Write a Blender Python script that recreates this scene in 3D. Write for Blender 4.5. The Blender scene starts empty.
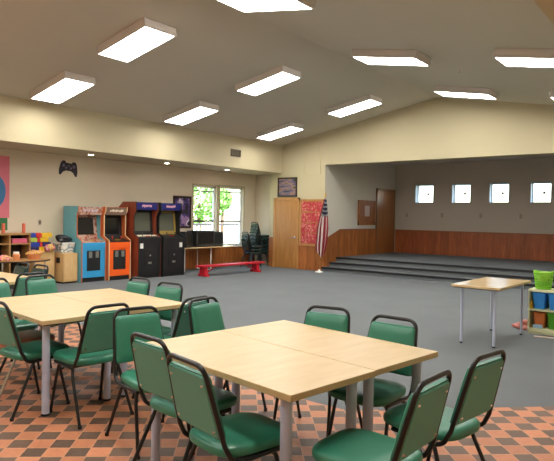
import bpy, bmesh, math, random
from mathutils import Vector, Matrix
random.seed(7)
S = bpy.context.scene
COL = S.collection
PI = math.pi

# ------------------------------------------------------------------ materials
def nt(name):
    m = bpy.data.materials.new(name)
    m.use_nodes = True
    t = m.node_tree
    return m, t, t.nodes['Principled BSDF']

def mat(name, col, rough=.6, metal=0., spec=.5, var=0., scale=30., coat=0.):
    m, t, b = nt(name)
    b.inputs['Roughness'].default_value = rough
    b.inputs['Metallic'].default_value = metal
    b.inputs['Specular IOR Level'].default_value = spec
    b.inputs['Coat Weight'].default_value = coat
    c = (*col, 1)
    if var > 0:
        tc = t.nodes.new('ShaderNodeTexCoord')
        n = t.nodes.new('ShaderNodeTexNoise')
        n.inputs['Scale'].default_value = scale
        n.inputs['Detail'].default_value = 4
        r = t.nodes.new('ShaderNodeMix'); r.data_type = 'RGBA'
        r.inputs['A'].default_value = (*[x * (1 - var) for x in col], 1)
        r.inputs['B'].default_value = (*[min(1, x * (1 + var)) for x in col], 1)
        t.links.new(tc.outputs['Object'], n.inputs['Vector'])
        t.links.new(n.outputs['Fac'], r.inputs['Factor'])
        t.links.new(r.outputs['Result'], b.inputs['Base Color'])
    else:
        b.inputs['Base Color'].default_value = c
    return m

def srgb(r, g, b):
    f = lambda v: ((v / 255 + .055) / 1.055) ** 2.4 if v / 255 > .04045 else v / 255 / 12.92
    return (f(r), f(g), f(b))

def emis(name, col, s):
    m, t, b = nt(name)
    b.inputs['Base Color'].default_value = (.8, .8, .8, 1)
    b.inputs['Emission Color'].default_value = (*col, 1)
    b.inputs['Emission Strength'].default_value = s
    return m

def wood(name, c1, c2, scale=(1, 1, 1), rough=.45, planks=None, wavescale=3., coat=0.):
    """stretched noise grain; planks = (axis index, width) draws dark board joints"""
    m, t, b = nt(name)
    tc = t.nodes.new('ShaderNodeTexCoord')
    mp = t.nodes.new('ShaderNodeMapping')
    mp.inputs['Scale'].default_value = scale
    n = t.nodes.new('ShaderNodeTexNoise')
    n.inputs['Scale'].default_value = wavescale
    n.inputs['Detail'].default_value = 6
    n.inputs['Roughness'].default_value = .6
    cr = t.nodes.new('ShaderNodeValToRGB')
    cr.color_ramp.elements[0].position = .3
    cr.color_ramp.elements[0].color = (*c1, 1)
    cr.color_ramp.elements[1].position = .72
    cr.color_ramp.elements[1].color = (*c2, 1)
    t.links.new(tc.outputs['Object'], mp.inputs['Vector'])
    t.links.new(mp.outputs['Vector'], n.inputs['Vector'])
    t.links.new(n.outputs['Fac'], cr.inputs['Fac'])
    out = cr.outputs['Color']
    if planks:
        ax, w = planks
        sp = t.nodes.new('ShaderNodeSeparateXYZ')
        t.links.new(tc.outputs['Object'], sp.inputs[0])
        d = t.nodes.new('ShaderNodeMath'); d.operation = 'DIVIDE'; d.inputs[1].default_value = w
        t.links.new(sp.outputs[ax], d.inputs[0])
        fl = t.nodes.new('ShaderNodeMath'); fl.operation = 'FLOOR'
        t.links.new(d.outputs[0], fl.inputs[0])
        wn = t.nodes.new('ShaderNodeTexWhiteNoise'); wn.noise_dimensions = '1D'
        t.links.new(fl.outputs[0], wn.inputs['W'])
        fr = t.nodes.new('ShaderNodeMath'); fr.operation = 'FRACT'
        t.links.new(d.outputs[0], fr.inputs[0])
        lt = t.nodes.new('ShaderNodeMath'); lt.operation = 'GREATER_THAN'; lt.inputs[1].default_value = .04
        t.links.new(fr.outputs[0], lt.inputs[0])
        mr = t.nodes.new('ShaderNodeMapRange')
        mr.inputs['To Min'].default_value = .82; mr.inputs['To Max'].default_value = 1.12
        t.links.new(wn.outputs['Value'], mr.inputs['Value'])
        ml = t.nodes.new('ShaderNodeMath'); ml.operation = 'MULTIPLY'
        t.links.new(mr.outputs[0], ml.inputs[0])
        mr2 = t.nodes.new('ShaderNodeMapRange')
        mr2.inputs['To Min'].default_value = .6; mr2.inputs['To Max'].default_value = 1.
        t.links.new(lt.outputs[0], mr2.inputs['Value'])
        t.links.new(mr2.outputs[0], ml.inputs[1])
        vm = t.nodes.new('ShaderNodeVectorMath'); vm.operation = 'SCALE'
        t.links.new(out, vm.inputs[0]); t.links.new(ml.outputs[0], vm.inputs['Scale'])
        out = vm.outputs[0]
    t.links.new(out, b.inputs['Base Color'])
    b.inputs['Roughness'].default_value = rough
    b.inputs['Coat Weight'].default_value = coat
    return m

def carpet_mat():
    m, t, b = nt('grey_carpet')
    tc = t.nodes.new('ShaderNodeTexCoord')
    n = t.nodes.new('ShaderNodeTexNoise'); n.inputs['Scale'].default_value = 140; n.inputs['Detail'].default_value = 5
    n2 = t.nodes.new('ShaderNodeTexNoise'); n2.inputs['Scale'].default_value = 1.3; n2.inputs['Detail'].default_value = 3
    t.links.new(tc.outputs['Object'], n.inputs['Vector']); t.links.new(tc.outputs['Object'], n2.inputs['Vector'])
    cr = t.nodes.new('ShaderNodeValToRGB')
    cr.color_ramp.elements[0].position = .3; cr.color_ramp.elements[0].color = (*srgb(98, 103, 105), 1)
    cr.color_ramp.elements[1].position = .7; cr.color_ramp.elements[1].color = (*srgb(124, 128, 130), 1)
    t.links.new(n.outputs['Fac'], cr.inputs['Fac'])
    mr = t.nodes.new('ShaderNodeMapRange'); mr.inputs['To Min'].default_value = .88; mr.inputs['To Max'].default_value = 1.12
    t.links.new(n2.outputs['Fac'], mr.inputs['Value'])
    vm = t.nodes.new('ShaderNodeVectorMath'); vm.operation = 'SCALE'
    t.links.new(cr.outputs['Color'], vm.inputs[0]); t.links.new(mr.outputs[0], vm.inputs['Scale'])
    t.links.new(vm.outputs[0], b.inputs['Base Color'])
    b.inputs['Roughness'].default_value = .95
    b.inputs['Specular IOR Level'].default_value = .2
    return m

def tile_mat():
    """orange and brown quarry tiles laid as a checkerboard on the diagonal"""
    m, t, b = nt('quarry_tiles')
    tc = t.nodes.new('ShaderNodeTexCoord')
    sb = t.nodes.new('ShaderNodeVectorMath'); sb.operation = 'SUBTRACT'; sb.inputs[1].default_value = (-3.88, 2.05, 0)
    t.links.new(tc.outputs['Object'], sb.inputs[0])
    vr = t.nodes.new('ShaderNodeVectorRotate'); vr.rotation_type = 'Z_AXIS'
    vr.inputs['Angle'].default_value = -math.radians(41.6)
    t.links.new(sb.outputs[0], vr.inputs['Vector'])
    sc = t.nodes.new('ShaderNodeVectorMath'); sc.operation = 'SCALE'; sc.inputs['Scale'].default_value = 1 / .1377
    t.links.new(vr.outputs[0], sc.inputs[0])
    fl = t.nodes.new('ShaderNodeVectorMath'); fl.operation = 'FLOOR'
    t.links.new(sc.outputs[0], fl.inputs[0])
    sp = t.nodes.new('ShaderNodeSeparateXYZ'); t.links.new(fl.outputs[0], sp.inputs[0])
    ad = t.nodes.new('ShaderNodeMath'); ad.operation = 'ADD'
    t.links.new(sp.outputs[0], ad.inputs[0]); t.links.new(sp.outputs[1], ad.inputs[1])
    a1 = t.nodes.new('ShaderNodeMath'); a1.operation = 'ADD'; a1.inputs[1].default_value = 1001
    t.links.new(ad.outputs[0], a1.inputs[0])
    md = t.nodes.new('ShaderNodeMath'); md.operation = 'MODULO'; md.inputs[1].default_value = 2
    t.links.new(a1.outputs[0], md.inputs[0])
    mx = t.nodes.new('ShaderNodeMix'); mx.data_type = 'RGBA'
    mx.inputs['A'].default_value = (*srgb(106, 82, 66), 1)
    mx.inputs['B'].default_value = (*srgb(194, 126, 88), 1)
    t.links.new(md.outputs[0], mx.inputs['Factor'])
    wn = t.nodes.new('ShaderNodeTexWhiteNoise'); wn.noise_dimensions = '2D'
    t.links.new(fl.outputs[0], wn.inputs['Vector'])
    mr = t.nodes.new('ShaderNodeMapRange'); mr.inputs['To Min'].default_value = .86; mr.inputs['To Max'].default_value = 1.14
    t.links.new(wn.outputs['Value'], mr.inputs['Value'])
    vm = t.nodes.new('ShaderNodeVectorMath'); vm.operation = 'SCALE'
    t.links.new(mx.outputs['Result'], vm.inputs[0]); t.links.new(mr.outputs[0], vm.inputs['Scale'])
    fr = t.nodes.new('ShaderNodeVectorMath'); fr.operation = 'FRACTION'
    t.links.new(sc.outputs[0], fr.inputs[0])
    s2 = t.nodes.new('ShaderNodeSeparateXYZ'); t.links.new(fr.outputs[0], s2.inputs[0])
    mn = t.nodes.new('ShaderNodeMath'); mn.operation = 'MINIMUM'
    t.links.new(s2.outputs[0], mn.inputs[0]); t.links.new(s2.outputs[1], mn.inputs[1])
    lt = t.nodes.new('ShaderNodeMath'); lt.operation = 'LESS_THAN'; lt.inputs[1].default_value = .05
    t.links.new(mn.outputs[0], lt.inputs[0])
    m2 = t.nodes.new('ShaderNodeMix'); m2.data_type = 'RGBA'
    m2.inputs['B'].default_value = (*srgb(196, 140, 104), 1)
    t.links.new(lt.outputs[0], m2.inputs['Factor']); t.links.new(vm.outputs[0], m2.inputs['A'])
    ns = t.nodes.new('ShaderNodeTexNoise'); ns.inputs['Scale'].default_value = 25; ns.inputs['Detail'].default_value = 4
    t.links.new(tc.outputs['Object'], ns.inputs['Vector'])
    mr3 = t.nodes.new('ShaderNodeMapRange'); mr3.inputs['To Min'].default_value = .8; mr3.inputs['To Max'].default_value = 1.2
    t.links.new(ns.outputs['Fac'], mr3.inputs['Value'])
    vm3 = t.nodes.new('ShaderNodeVectorMath'); vm3.operation = 'SCALE'
    t.links.new(m2.outputs['Result'], vm3.inputs[0]); t.links.new(mr3.outputs[0], vm3.inputs['Scale'])
    t.links.new(vm3.outputs[0], b.inputs['Base Color'])
    b.inputs['Roughness'].default_value = .55
    return m

def glass_mat(name, tint=(1, 1, 1), gloss=.06):
    m = bpy.data.materials.new(name); m.use_nodes = True
    t = m.node_tree; t.nodes.clear()
    o = t.nodes.new('ShaderNodeOutputMaterial')
    tr = t.nodes.new('ShaderNodeBsdfTransparent'); tr.inputs[0].default_value = (*tint, 1)
    gl = t.nodes.new('ShaderNodeBsdfGlossy'); gl.inputs['Roughness'].default_value = .02
    mx = t.nodes.new('ShaderNodeMixShader'); mx.inputs[0].default_value = gloss
    t.links.new(tr.outputs[0], mx.inputs[1]); t.links.new(gl.outputs[0], mx.inputs[2])
    t.links.new(mx.outputs[0], o.inputs[0])
    return m

def blotch_mat(name, cols, scale=8., rough=.6, stretch=(1, 1, 1)):
    """voronoi patches of several colours (posters, printed art, bags of toys)"""
    m, t, b = nt(name)
    tc = t.nodes.new('ShaderNodeTexCoord')
    mp = t.nodes.new('ShaderNodeMapping'); mp.inputs['Scale'].default_value = stretch
    v = t.nodes.new('ShaderNodeTexNoise'); v.inputs['Scale'].default_value = scale; v.inputs['Detail'].default_value = 2
    cr = t.nodes.new('ShaderNodeValToRGB'); cr.color_ramp.interpolation = 'CONSTANT'
    e = cr.color_ramp.elements
    k = len(cols)
    e[0].position = 0; e[0].color = (*cols[0], 1)
    e[1].position = .3 + .4 / k; e[1].color = (*cols[1], 1)
    for i in range(2, k):
        q = e.new(.3 + .4 * i / k); q.color = (*cols[i], 1)
    t.links.new(tc.outputs['Object'], mp.inputs[0]); t.links.new(mp.outputs[0], v.inputs['Vector'])
    t.links.new(v.outputs['Fac'], cr.inputs['Fac']); t.links.new(cr.outputs['Color'], b.inputs['Base Color'])
    b.inputs['Roughness'].default_value = rough
    return m

M = {}
M['wall'] = mat('cream_wall_paint', srgb(191, 179, 146), .85, var=.03, scale=2)
M['wall_grey'] = mat('taupe_wall_paint', srgb(221, 208, 183), .85, var=.03, scale=2)
M['stage_side'] = mat('stage_side_wall_paint', srgb(220, 214, 198), .85, var=.03, scale=2)
M['stage_wall'] = mat('stage_wall_paint', srgb(204, 194, 180), .85, var=.03, scale=2)
M['ceil'] = mat('taupe_ceiling_paint', srgb(198, 191, 174), .9, var=.03, scale=1.5)
M['carpet'] = carpet_mat()
M['tiles'] = tile_mat()
M['wainscot_x'] = wood('wainscot_boards_far', srgb(150, 84, 38), srgb(196, 122, 62), (6, 6, .7), .4, (0, .14))
M['wainscot_y'] = wood('wainscot_boards_left', srgb(150, 84, 38), srgb(196, 122, 62), (6, 6, .7), .4, (1, .14))
M['wainscot_stage'] = wood('wainscot_boards_stage', srgb(152, 76, 38), srgb(188, 104, 56), (6, 6, .7), .4, (0, .14))
M['cap'] = wood('wainscot_cap', srgb(140, 78, 38), srgb(170, 102, 54), (2, 2, 8), .4)
M['door'] = wood('oak_door_veneer', srgb(168, 112, 54), srgb(190, 134, 70), (5, 5, .5), .4)
M['door_dark'] = wood('stage_door_veneer', srgb(160, 98, 46), srgb(184, 120, 64), (5, 5, .5), .3, coat=.3)
M['oak'] = wood('oak_trim', srgb(176, 120, 62), srgb(204, 150, 88), (4, 4, 1), .45)
M['jamb_dark'] = mat('dark_door_jamb', srgb(150, 106, 68), .5)
M['maple'] = wood('maple_tabletop', srgb(198, 171, 124), srgb(211, 185, 140), (1.2, 6, 6), .38, wavescale=2.5)
M['maple_edge'] = mat('maple_edge_band', srgb(206, 176, 130), .5, var=.05)
M['oak_top'] = wood('pale_oak_top', srgb(204, 172, 122), srgb(220, 192, 146), (5, 1.2, 5), .2, wavescale=2.5)
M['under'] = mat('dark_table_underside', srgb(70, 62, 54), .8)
M['leg_grey'] = mat('grey_painted_steel', srgb(184, 190, 212), .45)
M['chrome'] = mat('chrome_steel', (.8, .8, .8), .2, metal=1)
M['foot'] = mat('black_rubber_foot', (.02, .02, .02), .7)
M['vinyl'] = mat('green_vinyl', srgb(48, 124, 98), .36, var=.06, scale=14, spec=.6)
M['vinyl_back'] = mat('dark_green_back_panel', srgb(86, 152, 132), .5, var=.05, scale=10)
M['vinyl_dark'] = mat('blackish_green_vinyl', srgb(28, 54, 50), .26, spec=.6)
M['vinyl_brown'] = mat('brown_vinyl', srgb(168, 104, 80), .4, var=.05)
M['black'] = mat('black_enamel', srgb(9, 9, 10), .36, spec=.6)
M['black_matte'] = mat('black_laminate', srgb(20, 20, 22), .5)
M['screw'] = mat('bright_screw', (.75, .75, .72), .25, metal=1)
M['fixture'] = mat('fixture_white_enamel', srgb(214, 204, 196), .6)
M['diffuser'] = emis('lit_diffuser', (1., .975, .93), 11.)
M['downlamp'] = emis('lit_downlight', (1., .93, .8), 14.)
M['white'] = mat('white_paint', srgb(236, 234, 226), .6)
M['glass'] = glass_mat('window_glass', (.98, 1, 1), .05)
M['nosing'] = mat('black_rubber_nosing', srgb(26, 26, 28), .6)
M['grille'] = mat('vent_grille_brown', srgb(104, 94, 78), .5)
M['blue'] = mat('bright_blue_laminate', srgb(52, 158, 212), .4)
M['teal'] = mat('worn_teal_side_panel', srgb(112, 178, 188), .5, var=.12, scale=6)
M['orange'] = mat('bright_orange_laminate', srgb(250, 100, 26), .4)
M['tan_mould'] = mat('cream_edge_moulding', srgb(232, 196, 148), .5)
M['orange_mould'] = mat('rust_orange_moulding', srgb(206, 104, 52), .5)
M['cherry'] = wood('red_brown_side_panel', srgb(132, 58, 36), srgb(160, 76, 50), (4, 4, .6), .4)
M['screen'] = mat('dark_monitor_glass', srgb(16, 18, 22), .12, spec=.6)
M['screen_grey'] = mat('grey_monitor_glass', srgb(96, 98, 84), .15, spec=.6)
M['bezel_rust'] = blotch_mat('rust_printed_bezel', [srgb(150, 92, 70), srgb(196, 160, 140), srgb(166, 100, 76)], 9)
M['bezel_yellow'] = mat('yellow_brown_bezel', srgb(150, 124, 56), .5, var=.15, scale=12)
M['marquee_light'] = blotch_mat('pale_printed_marquee', [srgb(190, 150, 140), srgb(226, 214, 220), srgb(170, 170, 205), srgb(205, 170, 150)], 14)
M['marquee_cream'] = mat('brown_printed_marquee', srgb(120, 92, 74), .5, var=.15, scale=12)
M['marquee_blue'] = mat('navy_marquee', srgb(38, 40, 110), .35)
M['marquee_pink'] = mat('pink_white_lettering', srgb(232, 176, 186), .5)
M['cream_lettering'] = mat('cream_lettering', srgb(236, 222, 198), .5)
M['red'] = mat('red_enamel', srgb(204, 34, 48), .4, var=.05)
M['plastic_red'] = mat('red_plastic', srgb(206, 48, 42), .4)
M['plastic_blue'] = mat('blue_plastic', srgb(44, 66, 164), .4)
M['plastic_yellow'] = mat('yellow_plastic', srgb(236, 190, 44), .4)
M['plastic_lime'] = mat('lime_plastic', srgb(170, 196, 76), .4)
M['plastic_dkblue'] = mat('dark_blue_plastic', srgb(30, 32, 92), .5)
M['pine'] = wood('pale_birch_plywood', srgb(212, 172, 114), srgb(226, 190, 134), (2, 2, 1), .5)
M['shelfwood'] = wood('brown_shelf_wood', srgb(164, 120, 70), srgb(186, 142, 88), (1, 4, 4), .5)
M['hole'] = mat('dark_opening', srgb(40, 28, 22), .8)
M['peach'] = mat('peach_plastic', srgb(224, 150, 100), .5, var=.15, scale=20)
M['pink'] = mat('pink_plastic', srgb(208, 92, 118), .5)
M['salmon'] = mat('salmon_plastic', srgb(226, 112, 84), .5)
M['salmon_dull'] = mat('faded_salmon_cloth', srgb(206, 132, 122), .7, var=.2, scale=25)
M['bag'] = mat('black_plastic_bag', srgb(20, 19, 26), .25, spec=.6)
M['toybox'] = blotch_mat('printed_white_box', [srgb(226, 220, 208), srgb(214, 204, 192), srgb(120, 150, 160), srgb(226, 220, 208), srgb(160, 90, 130)], 7)
M['toymix'] = blotch_mat('mixed_toy_colours', [srgb(230, 190, 190), srgb(200, 90, 120), srgb(220, 190, 90), srgb(190, 120, 100)], 14)
M['toymix_tan'] = blotch_mat('mixed_tan_toys', [srgb(206, 150, 92), srgb(222, 176, 110), srgb(190, 120, 80), srgb(232, 190, 80)], 14)
M['poster_pink'] = mat('pink_banner', srgb(222, 124, 138), .8, var=.05)
M['poster_blue'] = mat('banner_blue', srgb(70, 128, 176), .8)
M['poster_green'] = mat('banner_green', srgb(56, 120, 76), .8)
M['decal'] = mat('dark_decal', srgb(40, 30, 44), .6)
M['decal_grey'] = mat('grey_decal', srgb(112, 100, 118), .6)
M['art_violet'] = blotch_mat('violet_print', [srgb(30, 26, 40), srgb(70, 56, 120), srgb(150, 120, 160), srgb(214, 200, 214), srgb(48, 40, 60)], 3.2)
M['art_dusk'] = blotch_mat('dusk_landscape_print', [srgb(60, 66, 56), srgb(96, 86, 112), srgb(120, 104, 122), srgb(156, 120, 104), srgb(80, 88, 64)], 4, stretch=(.6, 1, 2.2))
M['frame_dark'] = mat('dark_wood_frame', srgb(46, 28, 22), .4)
M['paper_red'] = blotch_mat('red_pink_papers', [srgb(172, 44, 52), srgb(196, 66, 74), srgb(184, 52, 60), srgb(214, 132, 118), srgb(176, 46, 56)], 11, .8)
M['board_brown'] = wood('brown_notice_board', srgb(160, 96, 50), srgb(184, 118, 66), (3, 3, 3), .6)
M['paper'] = mat('white_paper', srgb(222, 196, 180), .8)
M['gold'] = mat('gold_trim', srgb(200, 156, 72), .4, metal=.4)
M['pole'] = wood('oak_flagpole', srgb(150, 100, 50), srgb(178, 124, 66), (8, 8, 1), .4)
M['green_basket'] = mat('lime_green_basket', srgb(134, 206, 40), .45)
M['bin_blue'] = mat('bright_blue_bin', srgb(60, 152, 236), .4)
M['bin_green'] = mat('green_bin', srgb(86, 168, 44), .45)
M['bin_orange'] = mat('orange_bin', srgb(216, 120, 62), .45)
M['shelf_pale'] = mat('pale_green_shelf', srgb(222, 226, 184), .6)
M['lightblue'] = mat('pale_blue_plastic', srgb(160, 196, 220), .4)
M['tv'] = mat('charcoal_plastic', srgb(30, 31, 30), .45)
M['tv_screen'] = mat('television_glass', srgb(26, 29, 28), .35, spec=.4)
M['tv_trim'] = mat('dim_grey_trim', srgb(58, 60, 58), .5)
M['grey_plastic'] = mat('grey_plastic', srgb(120, 120, 112), .5)
M['plate'] = mat('tan_wall_plate', srgb(178, 160, 138), .6)
M['win_frame'] = mat('blue_grey_window_frame', srgb(150, 172, 182), .5)
M['panel_outline'] = mat('panel_edge_paint', srgb(196, 180, 140), .7)
M['brown_star'] = mat('bronze_star', srgb(120, 92, 72), .5)
M['grass'] = mat('lawn_green', srgb(150, 170, 96), .9, var=.2, scale=6)
M['leaf'] = mat('leaf_green', srgb(116, 160, 84), .7, var=.35, scale=5)
M['bark'] = mat('tree_bark', srgb(96, 76, 58), .9)
M['house'] = mat('pale_house_siding', srgb(236, 230, 214), .8)
M['rail'] = mat('dark_rail_paint', srgb(66, 66, 70), .6)
M['picket'] = mat('pale_baluster_paint', srgb(220, 206, 206), .7)

def flag_mat():
    """thirteen stripes across the cloth, dark blue field with white dots at the upper part"""
    m, t, b = nt('striped_flag_cloth')
    uv = t.nodes.new('ShaderNodeUVMap')
    sp = t.nodes.new('ShaderNodeSeparateXYZ'); t.links.new(uv.outputs[0], sp.inputs[0])
    k = t.nodes.new('ShaderNodeMath'); k.operation = 'MULTIPLY'; k.inputs[1].default_value = 7
    t.links.new(sp.outputs[0], k.inputs[0])
    f = t.nodes.new('ShaderNodeMath'); f.operation = 'FLOOR'; t.links.new(k.outputs[0], f.inputs[0])
    md = t.nodes.new('ShaderNodeMath'); md.operation = 'MODULO'; md.inputs[1].default_value = 2
    t.links.new(f.outputs[0], md.inputs[0])
    mx = t.nodes.new('ShaderNodeMix'); mx.data_type = 'RGBA'
    mx.inputs['A'].default_value = (*srgb(150, 34, 48), 1); mx.inputs['B'].default_value = (*srgb(222, 206, 198), 1)
    t.links.new(md.outputs[0], mx.inputs['Factor'])
    vo = t.nodes.new('ShaderNodeTexVoronoi'); vo.inputs['Scale'].default_value = 14; vo.inputs['Randomness'].default_value = .2
    t.links.new(uv.outputs[0], vo.inputs['Vector'])
    lt = t.nodes.new('ShaderNodeMath'); lt.operation = 'LESS_THAN'; lt.inputs[1].default_value = .26
    t.links.new(vo.outputs['Distance'], lt.inputs[0])
    bl = t.nodes.new('ShaderNodeMix'); bl.data_type = 'RGBA'
    bl.inputs['A'].default_value = (*srgb(34, 36, 58), 1); bl.inputs['B'].default_value = (*srgb(210, 206, 206), 1)
    t.links.new(lt.outputs[0], bl.inputs['Factor'])
    c1 = t.nodes.new('ShaderNodeMath'); c1.operation = 'GREATER_THAN'; c1.inputs[1].default_value = .70
    t.links.new(sp.outputs[1], c1.inputs[0])
    c2 = t.nodes.new('ShaderNodeMath'); c2.operation = 'GREATER_THAN'; c2.inputs[1].default_value = .2
    t.links.new(sp.outputs[0], c2.inputs[0])
    an = t.nodes.new('ShaderNodeMath'); an.operation = 'MULTIPLY'
    t.links.new(c1.outputs[0], an.inputs[0]); t.links.new(c2.outputs[0], an.inputs[1])
    fin = t.nodes.new('ShaderNodeMix'); fin.data_type = 'RGBA'
    t.links.new(an.outputs[0], fin.inputs['Factor'])
    t.links.new(mx.outputs['Result'], fin.inputs['A']); t.links.new(bl.outputs['Result'], fin.inputs['B'])
    t.links.new(fin.outputs['Result'], b.inputs['Base Color'])
    b.inputs['Roughness'].default_value = .8
    return m
M['flag'] = flag_mat()

# ------------------------------------------------------------------ mesh helpers
class MB:
    def __init__(s):
        s.bm = bmesh.new()
    def box(s, lo, hi, rot=0, about=None):
        vs = [s.bm.verts.new((x, y, z)) for x in (lo[0], hi[0]) for y in (lo[1], hi[1]) for z in (lo[2], hi[2])]
        for f in ((0, 1, 3, 2), (4, 6, 7, 5), (0, 4, 5, 1), (2, 3, 7, 6), (0, 2, 6, 4), (1, 5, 7, 3)):
            s.bm.faces.new([vs[i] for i in f])
        if rot:
            c = Vector(about or [(a + b) / 2 for a, b in zip(lo, hi)])
            bmesh.ops.rotate(s.bm, verts=vs, cent=c, matrix=Matrix.Rotation(rot, 3, 'Z'))
        return s
    def hexa(s, p):
        """eight corners: bottom ring of four, then top ring of four"""
        vs = [s.bm.verts.new(q) for q in p]
        for f in ((3, 2, 1, 0), (4, 5, 6, 7), (0, 1, 5, 4), (1, 2, 6, 5), (2, 3, 7, 6), (3, 0, 4, 7)):
            s.bm.faces.new([vs[i] for i in f])
        return s
    def prism(s, poly, axis, a, b):
        """2-D outline pushed along an axis from a to b"""
        def P(u, v, w):
            return {'x': (w, u, v), 'y': (u, w, v), 'z': (u, v, w)}[axis]
        A = [s.bm.verts.new(P(u, v, a)) for u, v in poly]
        B = [s.bm.verts.new(P(u, v, b)) for u, v in poly]
        n = len(poly)
        s.bm.faces.new(A[::-1]); s.bm.faces.new(B)
        for i in range(n):
            s.bm.faces.new((A[i], A[(i + 1) % n], B[(i + 1) % n], B[i]))
        return s
    def tube(s, pts, r, n=10, cap=True, closed=False):
        pts = [Vector(p) for p in pts]
        rings = []
        up = None
        k = len(pts)
        for i, p in enumerate(pts):
            if closed:
                d = pts[(i + 1) % k] - pts[i - 1]
            else:
                d = pts[min(i + 1, k - 1)] - pts[max(i - 1, 0)]
            d.normalize()
            if up is None:
                up = d.orthogonal().normalized()
            up = (up - d * up.dot(d)).normalized()
            w = d.cross(up)
            rr = r[i] if isinstance(r, (list, tuple)) else r
            rings.append([s.bm.verts.new(p + (up * math.cos(2 * PI * j / n) + w * math.sin(2 * PI * j / n)) * rr) for j in range(n)])
        m = k if closed else k - 1
        for i in range(m):
            A, B = rings[i], rings[(i + 1) % k]
            for j in range(n):
                s.bm.faces.new((A[j], A[(j + 1) % n], B[(j + 1) % n], B[j]))
        if cap and not closed:
            s.bm.faces.new(rings[0][::-1]); s.bm.faces.new(rings[-1])
        return s
    def lathe(s, prof, c=(0, 0, 0), n=20):
        rings = []
        for r, z in prof:
            if r < 1e-5:
                rings.append([s.bm.verts.new((c[0], c[1], c[2] + z))])
            else:
                rings.append([s.bm.verts.new((c[0] + r * math.cos(2 * PI * j / n), c[1] + r * math.sin(2 * PI * j / n), c[2] + z)) for j in range(n)])
        for A, B in zip(rings, rings[1:]):
            for j in range(n):
                k = (j + 1) % n
                if len(A) == 1 and len(B) == 1:
                    continue
                if len(A) == 1:
                    s.bm.faces.new((A[0], B[k], B[j]))
                elif len(B) == 1:
                    s.bm.faces.new((A[j], A[k], B[0]))
                else:
                    s.bm.faces.new((A[j], A[k], B[k], B[j]))
        if len(rings[0]) > 1:
            s.bm.faces.new(rings[0][::-1])
        if len(rings[-1]) > 1:
            s.bm.faces.new(rings[-1])
        return s
    def stack(s, rings):
        """closed loops of equal length, capped at both ends"""
        R = [[s.bm.verts.new(p) for p in ring] for ring in rings]
        n = len(R[0])
        for A, B in zip(R, R[1:]):
            for j in range(n):
                s.bm.faces.new((A[j], A[(j + 1) % n], B[(j + 1) % n], B[j]))
        s.bm.faces.new(R[0][::-1]); s.bm.faces.new(R[-1])
        return s
    def build(s, name, m, parent=None, bevel=0, smooth=False, seg=2):
        if bevel:
            bmesh.ops.bevel(s.bm, geom=list(s.bm.edges), offset=bevel, segments=seg, affect='EDGES', profile=.5)
        bmesh.ops.recalc_face_normals(s.bm, faces=s.bm.faces)
        me = bpy.data.meshes.new(name)
        s.bm.to_mesh(me); s.bm.free()
        me.materials.append(m)
        if smooth:
            for p in me.polygons:
                p.use_smooth = True
            try:
                me.set_sharp_from_angle(angle=math.radians(42))
            except Exception:
                pass
        o = bpy.data.objects.new(name, me)
        COL.objects.link(o)
        if parent:
            o.parent = parent
        return o

def box(name, lo, hi, m, parent=None, bevel=0, rot=0):
    return MB().box(lo, hi, rot).build(name, m, parent, bevel)

def struct(o):
    o['kind'] = 'structure'
    return o

def tag(o, label, cat, group=None):
    o['label'] = label; o['category'] = cat
    if group:
        o['group'] = group
    return o

def thing(name, label, cat, loc=(0, 0, 0), rz=0, group=None):
    o = bpy.data.objects.new(name, None); COL.objects.link(o)
    o.empty_display_size = .1
    o.location = loc; o.rotation_euler = (0, 0, rz)
    return tag(o, label, cat, group)

def copy_tree(o, parent=None):
    c = o.copy(); COL.objects.link(c)
    c.parent = parent
    for ch in [x for x in list(COL.objects) if x.parent == o]:
        copy_tree(ch, c)
    return c

def rrect(w, h, r, n=5):
    out = []
    for cx, cy, a0 in ((w / 2 - r, h / 2 - r, 0), (-w / 2 + r, h / 2 - r, 90), (-w / 2 + r, -h / 2 + r, 180), (w / 2 - r, -h / 2 + r, 270)):
        for i in range(n + 1):
            a = math.radians(a0 + 90 * i / n)
            out.append((cx + r * math.cos(a), cy + r * math.sin(a)))
    return out

# ------------------------------------------------------------------ room (far wall at Y=13.42, left wall at X=-11.87)
RX, RZ, SL = -5.65, 4.57, .18            # ridge position, ridge height, roof slope
YB = 13.42                               # far wall
XL = -11.87                              # left wall
XR = .75                                 # right wall
Y0 = -4.2                                # wall behind
SO = 2.865                               # underside of the side bulkheads
XSL, XSR = -10.5, -.93                    # bulkhead faces
XST, YST = -8.93, 17.87                  # stage side wall, stage back wall
XSTR = -2.37
ZST = .375
roof = lambda x: RZ - SL * abs(x - RX)

# carpet around the tiled corner
tile_poly = [(-9.2, 4.35), (-5.9, 4.35), (-5.05, 3.78), (-2.3, 3.84), (-1.05, 5.07), (XR, 6.87), (XR, Y0), (-9.2, Y0)]
m = MB()
car = [(XL - .2, Y0), (-9.2, Y0), (-9.2, 4.35), (-5.9, 4.35), (-5.05, 3.78), (-2.3, 3.84), (-1.05, 5.07), (XR, 6.87), (XR, 13.9), (XL - .2, 13.9)]
m.prism(car, 'z', -.1, 0)
struct(m.build('floor', M['carpet']))
m = MB(); m.prism(tile_poly[::-1], 'z', -.1, 0)
struct(m.build('floor.001', M['tiles']))

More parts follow.
